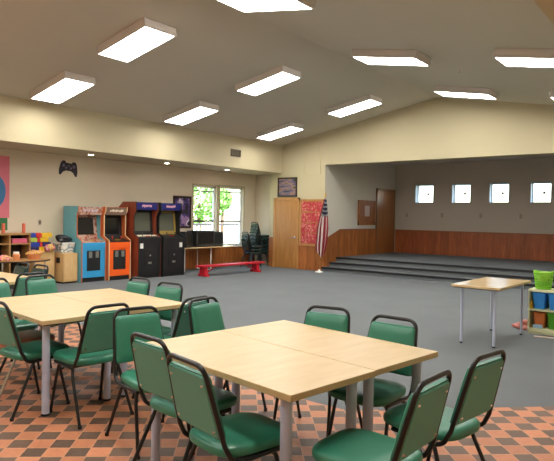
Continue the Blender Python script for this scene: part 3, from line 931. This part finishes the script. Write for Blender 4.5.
# game controller decal
t = thing('wall_decal', 'dark game controller decal on the wall left of the blue arcade game', 'decal', (XL, 7.17, 2.58))
t.rotation_euler = (math.radians(-5), 0, 0)
half = [(0, .11), (.07, .11), (.10, .15), (.16, .15), (.20, .10), (.235, -.06), (.228, -.17), (.185, -.185), (.13, -.105), (.06, -.07), (0, -.07)]
out = half + [(-y, z) for y, z in half[::-1][1:-1]]
MB().prism(out, 'x', .001, .006).build('controller_shape', M['decal'], t)
q = MB()
for y, z, r in ((-.13, .04, .035), (.13, .04, .035), (-.06, -.005, .028), (.06, -.005, .028), (0, .045, .02)):
    q.prism([(y + r * math.cos(i * PI / 6), z + r * math.sin(i * PI / 6)) for i in range(12)], 'x', .006, .009)
q.build('buttons', M['decal_grey'], t)
# framed print between the arcade games and the windows
t = thing('framed_picture', 'dark framed violet print on the wall between arcade games and windows', 'picture', (XL, 10.66, 1.17))
f = MB()
f.box((.001, -.33, 0), (.03, -.27, .9)).box((.001, .27, 0), (.03, .33, .9)).box((.001, -.33, .84), (.03, .33, .9)).box((.001, -.33, 0), (.03, .33, .06))
f.build('frame', M['frame_dark'], t)
box('print', (.001, -.27, .06), (.012, .27, .84), M['art_violet'], t)
t = thing('wall_outlet', 'tiny dark socket on the wall above the plastic bricks', 'socket', (XL, 6.48, 1.32))
box('cover', (.001, -.035, -.06), (.012, .035, .06), M['plate'], t)
box('socket_face', (.012, -.015, -.035), (.015, .015, .035), M['hole'], t)

# shelf with toys
t = thing('toy_shelf', 'open wooden toy shelf against the left wall under the banner', 'shelf', (-11.84, 5.0, 0))
s_ = MB(); s_.box((0, 0, 1.06), (.36, 1.08, 1.10)); s_.build('top', M['shelfwood'], t)
for y in (0, .62, 1.05):
    box('side_panel', (0, y, 0), (.35, y + .03, 1.06), M['shelfwood'], t)
for z in (.5, .86):
    box('shelf_board', (0, .03, z), (.34, 1.05, z + .025), M['shelfwood'], t)
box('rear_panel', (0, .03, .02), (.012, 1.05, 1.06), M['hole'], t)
tag(box('toy_box', (-11.72, 5.70, .887), (-11.52, 6.02, .985), M['pink'], None, .01), 'pink box in the upper row of the toy shelf', 'box')
for y, lab in ((5.56, 'salmon coloured tube standing on the toy shelf near the picture edge'), (5.99, 'salmon coloured tube standing on the right end of the toy shelf')):
    tt = thing('paper_tube', lab, 'tube', (-11.62, y, 1.1), 0, 'salmon tubes on the toy shelf')
    MB().lathe([(.034, 0), (.034, .2), (.024, .2), (.024, .03)], (0, 0, 0), 14).build('tube', M['salmon'], tt, smooth=True)
# low cabinet carrying the big bricks
t = thing('birch_cabinet', 'pale birch cabinet under the stacked plastic bricks', 'cabinet', (-11.80, 6.11, 0))
box('body', (0, 0, .04), (.40, .46, .70), M['pine'], t)
box('door', (.40, .01, .06), (.415, .45, .68), M['pine'], t, .003)
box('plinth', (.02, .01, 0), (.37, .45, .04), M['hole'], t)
# bricks
def brick_proto():
    t = thing('toy_brick', '', 'toy brick')
    return t
rows = [(.70, [('plastic_dkblue', .20), ('plastic_yellow', .22)]),
        (.80, [('plastic_blue', .22), ('plastic_red', .06), ('plastic_dkblue', .20)]),
        (.90, [('plastic_lime', .16), ('plastic_red', .06), ('plastic_yellow', .20), ]),
        (1.0, [('plastic_blue', .13), ('plastic_red', .13), ('plastic_yellow', .24)])]
cname = {'plastic_dkblue': 'dark blue', 'plastic_yellow': 'yellow', 'plastic_blue': 'blue', 'plastic_red': 'red', 'plastic_lime': 'lime green'}
rn = ['bottom row', 'second row', 'third row', 'top row']
for ri, (z, bs) in enumerate(rows):
    y = 6.10
    for bi, (c, ln) in enumerate(bs):
        ln *= 1.0
        t = thing('toy_brick', '%s plastic brick in the %s of the brick pile on the birch cabinet' % (cname[c], rn[ri]), 'toy brick', (-11.62, y, z), 0, 'big plastic bricks')
        b = box('block', (-.07, .002, 0), (.07, ln - .002, .088), M[c], t, .005)
        sd = MB()
        k = max(1, int(ln / .065))
        for i in range(k):
            for x in (-.035, .035):
                sd.lathe([(.02, .086), (.02, .098), (0, .098)], (x, ln * (i + .5) / k, 0), 8)
        sd.build('studs', M[c], t)
        y += ln
# small cabinet with white box and black bag
t = thing('plywood_cabinet', 'small plywood cabinet with a square hand hole beside the blue arcade game', 'cabinet', (-11.80, 6.64, 0))
box('body', (0, 0, .03), (.64, .345, .66), M['pine'], t, .004)
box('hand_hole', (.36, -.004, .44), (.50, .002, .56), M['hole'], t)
box('front_door', (.64, .012, .05), (.652, .335, .64), M['pine'], t, .003)
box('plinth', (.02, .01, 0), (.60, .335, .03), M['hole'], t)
t = thing('toy_box', 'printed white plastic box on the small plywood cabinet', 'box', (-11.45, 6.67, .661))
MB().hexa([(-.16, -.0, 0), (.16, -.0, 0), (.16, .29, 0), (-.16, .29, 0), (-.18, -.02, .2), (.18, -.02, .2), (.18, .31, .2), (-.18, .31, .2)]).build('box_body', M['toybox'], t)
r = MB()
r.box((-.19, -.03, .2), (.19, -.005, .225)).box((-.19, .295, .2), (.19, .32, .225)).box((-.19, -.03, .2), (-.165, .32, .225)).box((.165, -.03, .2), (.19, .32, .225))
r.build('rim', M['white'], t)
def lump(rad, seed, zs=.7, sub=3, amp=.2):
    rnd = random.Random(seed)
    b = bmesh.new(); bmesh.ops.create_icosphere(b, subdivisions=sub, radius=1)
    ph = [(rnd.uniform(0, 6), rnd.uniform(2, 5), Vector((rnd.uniform(-1, 1), rnd.uniform(-1, 1), rnd.uniform(-1, 1))).normalized()) for _ in range(8)]
    for v in b.verts:
        d = 1 + sum(amp / 3 * math.sin(p + f * v.co.dot(a)) for p, f, a in ph)
        v.co = Vector((v.co.x * rad[0] * d, v.co.y * rad[1] * d, max(v.co.z * rad[2] * d, -rad[2] * zs)))
    return b
m = MB(); m.bm.free(); m.bm = lump((.16, .15, .10), 3)
bmesh.ops.translate(m.bm, verts=m.bm.verts, vec=(-11.45, 6.80, .957))
tag(m.build('plastic_bag', M['bag'], smooth=True), 'black plastic bag lying in the printed white box', 'bag')
m = MB(); m.bm.free(); m.bm = lump((.10, .10, .11), 5)
bmesh.ops.translate(m.bm, verts=m.bm.verts, vec=(-11.36, 6.43, .78))
tag(m.build('soft_toy', M['toymix'], smooth=True), 'pink and cream soft toy left of the printed white box', 'toy')

# activity table with an oval top
t = thing('activity_table', 'low oval wooden activity table with chrome legs at the far left', 'table', (-10.80, 5.48, 0))
ov = [(.40 * math.cos(i * PI / 20), .60 * math.sin(i * PI / 20)) for i in range(40)]
MB().prism(ov, 'z', .575, .60).build('tabletop', M['shelfwood'], t)
MB().tube([(x * 1.005, y * 1.005, .585) for x, y in ov], .014, 6, closed=True).build('edge_band', M['hole'], t)
for x, y in ((.2, .42), (.2, -.42), (-.2, .42), (-.2, -.42), (.33, 0)):
    MB().tube([(x, y, .005), (x, y, .575)], .014, 10).build('leg', M['chrome'], t, smooth=True)
t = thing('jar', 'peach coloured jar with white lid on the activity table', 'jar', (-10.80, 5.42, .60))
MB().lathe([(.06, 0), (.068, .02), (.068, .11), (.05, .125)], (0, 0, 0), 18).build('body', M['peach'], t, smooth=True)
MB().lathe([(.055, .125), (.055, .16), (0, .16)], (0, 0, 0), 18).build('lid', M['white'], t, smooth=True)
t = thing('toy_basket', 'peach and yellow basket of toys on the activity table', 'basket', (-10.82, 5.80, .60))
MB().lathe([(.10, 0), (.14, .09), (.13, .09), (.09, .01)], (0, 0, 0), 22).build('bowl', M['peach'], t, smooth=True)
m = MB(); m.bm.free(); m.bm = lump((.12, .12, .07), 9, amp=.3)
bmesh.ops.translate(m.bm, verts=m.bm.verts, vec=(0, 0, .10))
m.build('toys', M['toymix_tan'], t, smooth=True)
m = MB(); m.bm.free(); m.bm = lump((.11, .14, .06), 11, amp=.3)
bmesh.ops.translate(m.bm, verts=m.bm.verts, vec=(-10.72, 5.16, .642))
tag(m.build('cloth_bundle', M['toymix'], smooth=True), 'pinkish bundle lying on the activity table left of the jar', 'cloth')

# folding table with televisions in front of the windows
t = thing('folding_table', 'narrow folding table under the tall windows carrying dark televisions', 'table', (-11.42, 11.05, 0))
box('tabletop', (-.36, -1.05, .64), (.36, .93, .67), M['oak_top'], t, .004)
for y in (-.92, .06):
    MB().tube([(.27, y, .03), (.27, y, .64)], .014, 8).tube([(.27, y, .03), (-.27, y, .03)], .014, 8).tube([(-.27, y, .03), (-.27, y, .64)], .014, 8).build('leg', M['white'], t, smooth=True)
def tv(x, y, w, d, h, rz, label):
    t = thing('television', label, 'television', (x, y, .671), rz, 'old televisions on the folding table')
    b = MB(); b.stack([[(px, py * .96, 0) for px, py in rrect(d, w, .03, 3)], [(px, py, .03) for px, py in rrect(d, w, .03, 3)], [(px, py, h * .6) for px, py in rrect(d, w, .03, 3)], [(px * .92, py * .95, h) for px, py in rrect(d, w, .03, 3)]])
    b.build('casing', M['tv'], t, smooth=True)
    box('screen', (d / 2 - .004, -w * .40, h * .2), (d / 2 + .006, w * .40, h * .88), M['tv_screen'], t, .004)
    box('front_strip', (d / 2 - .002, -w * .42, h * .05), (d / 2 + .008, w * .42, h * .14), M['tv_trim'], t, .002)
    for s in (-1, 1):
        box('speaker_grille', (d / 2 - .004, s * w * .455 - .015, h * .2), (d / 2 + .005, s * w * .455 + .015, h * .88), M['tv_trim'], t)
tv(-11.40, 10.27, .46, .42, .42, math.radians(24), 'dark television turned aside, next to the black arcade game')
tv(-11.42, 10.95, .70, .44, .44, 0, 'widest dark television, middle of the folding table')
tv(-11.44, 11.56, .32, .40, .41, math.radians(-20), 'dark television turned aside at the right end of the folding table')

# red bench
t = thing('balance_bench', 'long low red bench on the carpet in front of the windows', 'bench', (-10.25, 9.82, 0), math.radians(87))
box('plank', (-.02, -.14, .235), (2.28, .14, .275), M['red'], t, .006)
for x in (.08, 1.98):
    p = MB().prism([(-.16, 0), (.16, 0), (.16, .05), (.10, .06), (.09, .235), (-.09, .235), (-.10, .06), (-.16, .05)], 'x', x, x + .11)
    p.build('pedestal', M['red'], t)
for a, b in ((.19, .55), (1.98, 1.62)):
    MB().tube([(a, 0, .06), (b, 0, .235)], .016, 8).build('brace', M['red'], t)

# ------------------------------------------------------------------ far wall: picture, bulletin board, flag
t = thing('framed_picture', 'small dark framed landscape print above the oak door', 'picture', (-10.27, YB, 2.14))
f = MB()
f.box((-.36, -.03, 0), (-.32, -.001, .58)).box((.32, -.03, 0), (.36, -.001, .58)).box((-.36, -.03, .54), (.36, -.001, .58)).box((-.36, -.03, 0), (.36, -.001, .04))
f.build('frame', M['frame_dark'], t)
box('print', (-.32, -.012, .04), (.32, -.001, .54), M['art_dusk'], t)
t = thing('bulletin_board', 'bulletin board covered in red and pink papers beside the oak door', 'board', (-9.35, YB, .70))
f = MB()
f.box((-.42, -.055, 0), (-.37, -.036, 1.36)).box((.37, -.055, 0), (.42, -.036, 1.36)).box((-.42, -.055, 1.31), (.42, -.036, 1.36)).box((-.42, -.06, 0), (.42, -.036, .05))
f.build('frame', M['oak'], t)
box('backing', (-.40, -.046, .02), (.40, -.001, 1.34), M['board_brown'], t)
rnd = random.Random(5)
for r in range(4):
    for c in range(4):
        x = -.36 + c * .18; z = .07 + r * .31
        a = rnd.uniform(-.05, .05)
        box('paper', (x + .01, -.050, z + rnd.uniform(0, .02)), (x + .175, -.0465, z + .29 + rnd.uniform(-.02, .015)), M['paper_red'], t)

t = thing('flag', 'striped flag with dark blue starred field draped on a floor stand beside the stage steps', 'flag', (-8.80, 13.02, 0), 0)
t.rotation_euler = Matrix.Rotation(math.radians(3.6), 3, Vector((-.622, .783, 0))).to_euler()
MB().lathe([(.115, 0), (.115, .02), (.085, .035), (.035, .05), (.02, .09), (0, .09)], (0, 0, 0), 24).build('stand', M['white'], t, smooth=True)
MB().tube([(0, 0, .06), (0, 0, 2.12)], .013, 10).build('pole', M['pole'], t, smooth=True)
MB().lathe([(.012, 2.11), (.024, 2.13), (.016, 2.155), (.022, 2.17), (.006, 2.27), (0, 2.28)], (0, 0, 0), 12).build('finial', M['gold'], t, smooth=True)
nu, nv = 64, 26
bm = bmesh.new(); uvl = bm.loops.layers.uv.new('UVMap')
grid = []
rv, fv = Vector((.783, .622, 0)), Vector((.622, -.783, 0))
for j in range(nv + 1):
    tt = j / nv                                   # 0 top .. 1 bottom
    row = []
    wdt = .05 + .30 * min(1, tt * 1.9) ** .8 - .10 * max(0, tt - .82) / .18
    for i in range(nu + 1):
        s = i / nu
        amp = .012 + .05 * tt
        p = rv * ((s - .52) * wdt + .012 * math.sin(s * 9 + tt * 3)) + fv * (amp * math.sin(s * 2 * PI * 4.5 + .8 * tt) + .03)
        sag = .16 * abs(s - .5) ** 1.2 * tt + .10 * math.sin(s * 7) * tt * .5
        z = 2.06 - 1.62 * tt + sag
        row.append(bm.verts.new((p.x, p.y, z)))
    grid.append(row)
for j in range(nv):
    for i in range(nu):
        f = bm.faces.new((grid[j][i], grid[j][i + 1], grid[j + 1][i + 1], grid[j + 1][i]))
        for l, (a, b) in zip(f.loops, ((i, j), (i + 1, j), (i + 1, j + 1), (i, j + 1))):
            l[uvl].uv = (a / nu, 1 - b / nv)
me = bpy.data.meshes.new('cloth'); bm.to_mesh(me); bm.free(); me.materials.append(M['flag'])
for p in me.polygons:
    p.use_smooth = True
cl = bpy.data.objects.new('cloth', me); COL.objects.link(cl); cl.parent = t
so = cl.modifiers.new('thick', 'SOLIDIFY'); so.thickness = .003
fr = [(grid_p) for grid_p in []]
fp = []
for i in range(nu + 1):
    s = i / nu
    wdt = .05 + .30 - .10
    p = rv * ((s - .52) * wdt + .012 * math.sin(s * 9 + 3)) + fv * (.062 * math.sin(s * 2 * PI * 4.5 + .8) + .03)
    fp.append((p.x, p.y, 2.06 - 1.62 + .16 * abs(s - .5) ** 1.2 + .05 * math.sin(s * 7)))
MB().tube(fp, .012, 6).build('fringe', M['gold'], cl)

# ------------------------------------------------------------------ stage details
t = thing('notice_board', 'brown wooden notice board on the stage side wall left of the door', 'board', (XST, 15.83, 1.32))
f = MB()
f.box((.001, -.54, 0), (.04, -.46, .79)).box((.001, .46, 0), (.04, .54, .79)).box((.001, -.54, .71), (.04, .54, .79)).box((.001, -.54, 0), (.04, .54, .08))
f.build('frame', M['board_brown'], t)
box('backing', (.001, -.46, .08), (.015, .46, .71), M['board_brown'], t)
box('notice', (.016, -.12, .28), (.02, .18, .62), M['paper'], t)
for x, lab in ((-8.50, 'small tan wall plate on the stage back wall nearest the door'), (-7.25, 'small tan wall plate below and between the first two stage windows'), (-5.98, 'small tan wall plate below and between the middle stage windows'), (-4.78, 'small tan wall plate below and between the last two stage windows')):
    tt = thing('wall_plate', lab, 'wall plate', (x, YST, 1.68), 0, 'wall plates on the stage back wall')
    box('cover', (-.04, -.012, -.07), (.04, -.001, .07), M['plate'], tt, .003)
    box('socket_face', (-.015, -.016, -.03), (.015, -.012, .03), M['plate'], tt)

# ------------------------------------------------------------------ shelf on the right
t = thing('storage_shelf', 'low pale green storage shelf at the right edge behind the lone table', 'shelf', (-2.06, 8.16, 0))
for z0, z1 in ((.03, .08), (.315, .34), (.575, .605)):
    box('shelf_board', (0, 0, z0), (1.2, .34, z1), M['shelf_pale'], t, .003)
for x in (0, .6, 1.175):
    for a, b in ((.08, .315), (.34, .575)):
        box('upright', (x, .02, a), (x + .02, .34, b), M['shelf_pale'], t)
box('plinth', (.01, .02, 0), (1.19, .32, .03), M['shelf_pale'], t)
box('rear_panel', (0, .33, .08), (1.2, .345, .575), M['shelf_pale'], t)
def tub(x, y, z, w, d, h, m, label, group, name='storage_bin', cat='bin', rim=.012, taper=.02):
    t = thing(name, label, cat, (x, y, z), 0, group)
    o = [(px, py) for px, py in rrect(w, d, .03, 3)]
    i_ = [(px, py) for px, py in rrect(w - .012, d - .012, .026, 3)]
    k = 1 - taper * 2 / w
    MB().stack([[(px * k, py * k, 0) for px, py in o], [(px, py, h) for px, py in o], [(px, py, h) for px, py in i_], [(px * k, py * k, .012) for px, py in i_]]).build('body', m, t, smooth=True)
    MB().tube([(px, py, h) for px, py in o], rim, 6, closed=True).build('rim', m, t, smooth=True)
    return t
tub(-1.93, 8.315, .341, .172, .27, .215, M['bin_blue'], 'bright blue plastic bin on the upper level of the right shelf, left one', 'blue bins on the right shelf')
tub(-1.725, 8.315, .341, .182, .27, .215, M['bin_blue'], 'bright blue plastic bin on the upper level of the right shelf, at the picture edge', 'blue bins on the right shelf')
tub(-1.925, 8.33, .081, .16, .24, .20, M['bin_orange'], 'orange box on the lower level of the right shelf', None)
tub(-1.72, 8.315, .081, .20, .27, .21, M['bin_green'], 'green plastic bin on the lower level of the right shelf', None)
t = thing('bottle', 'yellow bottle standing in the corner of the right shelf', 'bottle', (-2.021, 8.19, .341))
MB().lathe([(.016, 0), (.018, .01), (.018, .08), (.008, .1), (.008, .115), (0, .115)], (0, 0, 0), 14).build('body', M['plastic_yellow'], t, smooth=True)
tag(box('toy_block', (-1.99, 8.175, .081), (-1.87, 8.205, .13), M['lightblue'], None, .006), 'pale blue plastic piece lying in front of the orange box', 'toy')
# open lattice basket on top
t = thing('lattice_basket', 'lime green lattice basket with handles on top of the right shelf', 'basket', (-1.905, 8.32, .605))
n = 28
b = MB()
for z, r in ((.012, .095), (.045, .1), (.08, .105), (.115, .109), (.15, .113), (.19, .118), (.225, .122)):
    b.tube([(r * math.cos(2 * PI * i / n), r * .95 * math.sin(2 * PI * i / n), z) for i in range(n)], .007 if z < .2 else .013, 6, closed=True)
for i in range(20):
    a = 2 * PI * i / 20
    b.tube([(.095 * math.cos(a), .09 * math.sin(a), .01), (.122 * math.cos(a), .116 * math.sin(a), .225)], .0055, 5)
b.lathe([(.092, .004), (.092, .012), (0, .012)], (0, 0, 0), 20)
b.build('lattice', M['green_basket'], t, smooth=True)
for s in (-1, 1):
    MB().tube([(.122 * s * math.cos(a), .116 * math.sin(a), .225 + .022 * math.cos(a * 1.5)) for a in [(-1 + k / 5) for k in range(11)]], .011, 6).build('handle', M['green_basket'], t, smooth=True)
m = MB(); m.bm.free(); m.bm = lump((.075, .075, .07), 21, amp=.3)
bmesh.ops.translate(m.bm, verts=m.bm.verts, vec=(0, 0, .16))
m.build('toys', M['plastic_lime'], t, smooth=True)
m = MB()
for (cx, cy, cz), rr in (((0, 0, .05), (.07, .06, .05)), ((.06, .02, .10), (.045, .045, .045)), ((-.07, .01, .035), (.055, .03, .03)), ((.08, -.04, .03), (.05, .03, .028)), ((.02, .05, .03), (.03, .05, .028))):
    q = lump(rr, int(abs(cx) * 900) + 2, 3, 2, .1)
    tmp = bpy.data.meshes.new('tmp'); bmesh.ops.translate(q, verts=q.verts, vec=(cx - 2.21, cy + 8.40, cz)); q.to_mesh(tmp); q.free()
    m.bm.from_mesh(tmp); bpy.data.meshes.remove(tmp)
tag(m.build('soft_toy', M['salmon_dull'], smooth=True), 'small salmon pink toy lying on the carpet by the right shelf', 'toy')
m = MB()
m.box((-1.93, 7.98, .002), (-1.62, 8.03, .008), .2)
tag(m.build('paper_strip', M['paper']), 'white paper strip on the carpet in front of the right shelf', 'paper')

# ------------------------------------------------------------------ outside the windows
struct(box('ground', (-40, -10, -.35), (XL - .16, 40, -.25), M['grass']))
struct(box('ground_path', (-14.6, -10, -.25), (XL - .16, 40, -.12), M['house']))
t = thing('deck_railing', 'outdoor railing with pale balusters seen through the tall windows', 'railing', (-13.6, 9.6, -.12))
MB().tube([(0, 0, 1.36), (0, 7.4, 1.36)], .035, 8).build('rail', M['rail'], t)
MB().tube([(0, 0, .3), (0, 7.4, .3)], .03, 8).build('lower_rail', M['picket'], t)
for i in range(30):
    box('baluster', (-.02, .1 + i * .25 - .03, .0), (.02, .1 + i * .25 + .03, 1.34), M['picket'], t)
def tree(x, y, r, label, seed):
    t = thing('garden_tree', label, 'tree', (x, y, -.25), 0, 'trees outside the tall windows')
    MB().tube([(0, 0, 0), (.05, .03, 1.2), (0, .1, 2.3)], [.13, .1, .06], 10).build('trunk', M['bark'], t, smooth=True)
    rnd = random.Random(seed)
    b = bmesh.new()
    for k in range(1600):
        u = Vector((rnd.gauss(0, 1), rnd.gauss(0, 1), rnd.gauss(0, 1))).normalized() * r * rnd.uniform(.55, 1.0)
        c = Vector((u.x, u.y, 2.6 + u.z * 1.0))
        a = Vector((rnd.gauss(0, 1), rnd.gauss(0, 1), rnd.gauss(0, 1))).normalized(); d = a.orthogonal().normalized(); e = a.cross(d)
        sz = rnd.uniform(.07, .13)
        q = [b.verts.new(c + d * sz), b.verts.new(c + e * sz * .5), b.verts.new(c - d * sz), b.verts.new(c - e * sz * .5)]
        b.faces.new(q)
    m = MB(); m.bm.free(); m.bm = b
    m.build('foliage', M['leaf'], t)
tree(-17.4, 16.5, 1.3, 'leafy green tree outside, filling the left tall window', 3)
tree(-19.4, 20.0, .55, 'smaller leafy tree outside, at the upper left of the right tall window', 4)
t = thing('neighbour_house', 'pale sunlit house outside behind the trees', 'house', (-26, 20, -.25))
box('wall', (-3, -10, 0), (0, 14, 4.2), M['house'], t)
MB().prism([(-3.6, 4.1), (.5, 4.1), (-1.5, 5.6)], 'y', -10.4, 14.4).build('roof', M['grey_plastic'], t)

# ------------------------------------------------------------------ light
w = bpy.data.worlds.new('sky'); S.world = w; w.use_nodes = True
n = w.node_tree.nodes; bg = n['Background']
sk = n.new('ShaderNodeTexSky')
try:
    sk.sky_type = 'NISHITA'
except Exception:
    pass
sk.sun_disc = False
sk.sun_elevation = math.radians(48)
sk.sun_rotation = math.radians(60)
w.node_tree.links.new(sk.outputs[0], bg.inputs[0])
bg.inputs[1].default_value = .42
sun = bpy.data.lights.new('sun', 'SUN'); sun.energy = 11; sun.angle = math.radians(.6); sun.color = (1, .95, .86)
so_ = bpy.data.objects.new('sun', sun); COL.objects.link(so_)
so_.rotation_euler = Vector((-.55, .25, -.80)).to_track_quat('-Z', 'Y').to_euler()

# ------------------------------------------------------------------ camera
cam = bpy.data.cameras.new('camera')
cam.sensor_fit = 'HORIZONTAL'; cam.sensor_width = 36
cam.lens = 36 * 561.15 / 554
cam.clip_start = .05; cam.clip_end = 200
co = bpy.data.objects.new('camera', cam); COL.objects.link(co)
th = -.6707
ca, sa = math.cos(-th), math.sin(-th)
RM = Matrix(((ca, -sa, 0), (sa, ca, 0), (0, 0, 1)))
pit, rol = -.0242, .0176
F = Vector((0, math.cos(pit), math.sin(pit))); U = Vector((0, -math.sin(pit), math.cos(pit))); R = Vector((1, 0, 0))
R2 = R * math.cos(rol) + U * math.sin(rol); U2 = -R * math.sin(rol) + U * math.cos(rol)
r_, u_, f_ = RM @ R2, RM @ U2, RM @ F
co.matrix_world = Matrix(((r_.x, u_.x, -f_.x, 0), (r_.y, u_.y, -f_.y, 0), (r_.z, u_.z, -f_.z, 1.5322), (0, 0, 0, 1)))
S.camera = co

S.view_settings.view_transform = 'Standard'
S.view_settings.look = 'None'
S.view_settings.gamma = 1
S.view_settings.exposure = 1.2
S.view_settings.use_curve_mapping = False
S.cycles.use_denoising = True
S.cycles.max_bounces = 8
S.cycles.diffuse_bounces = 5
S.cycles.sample_clamp_indirect = 6
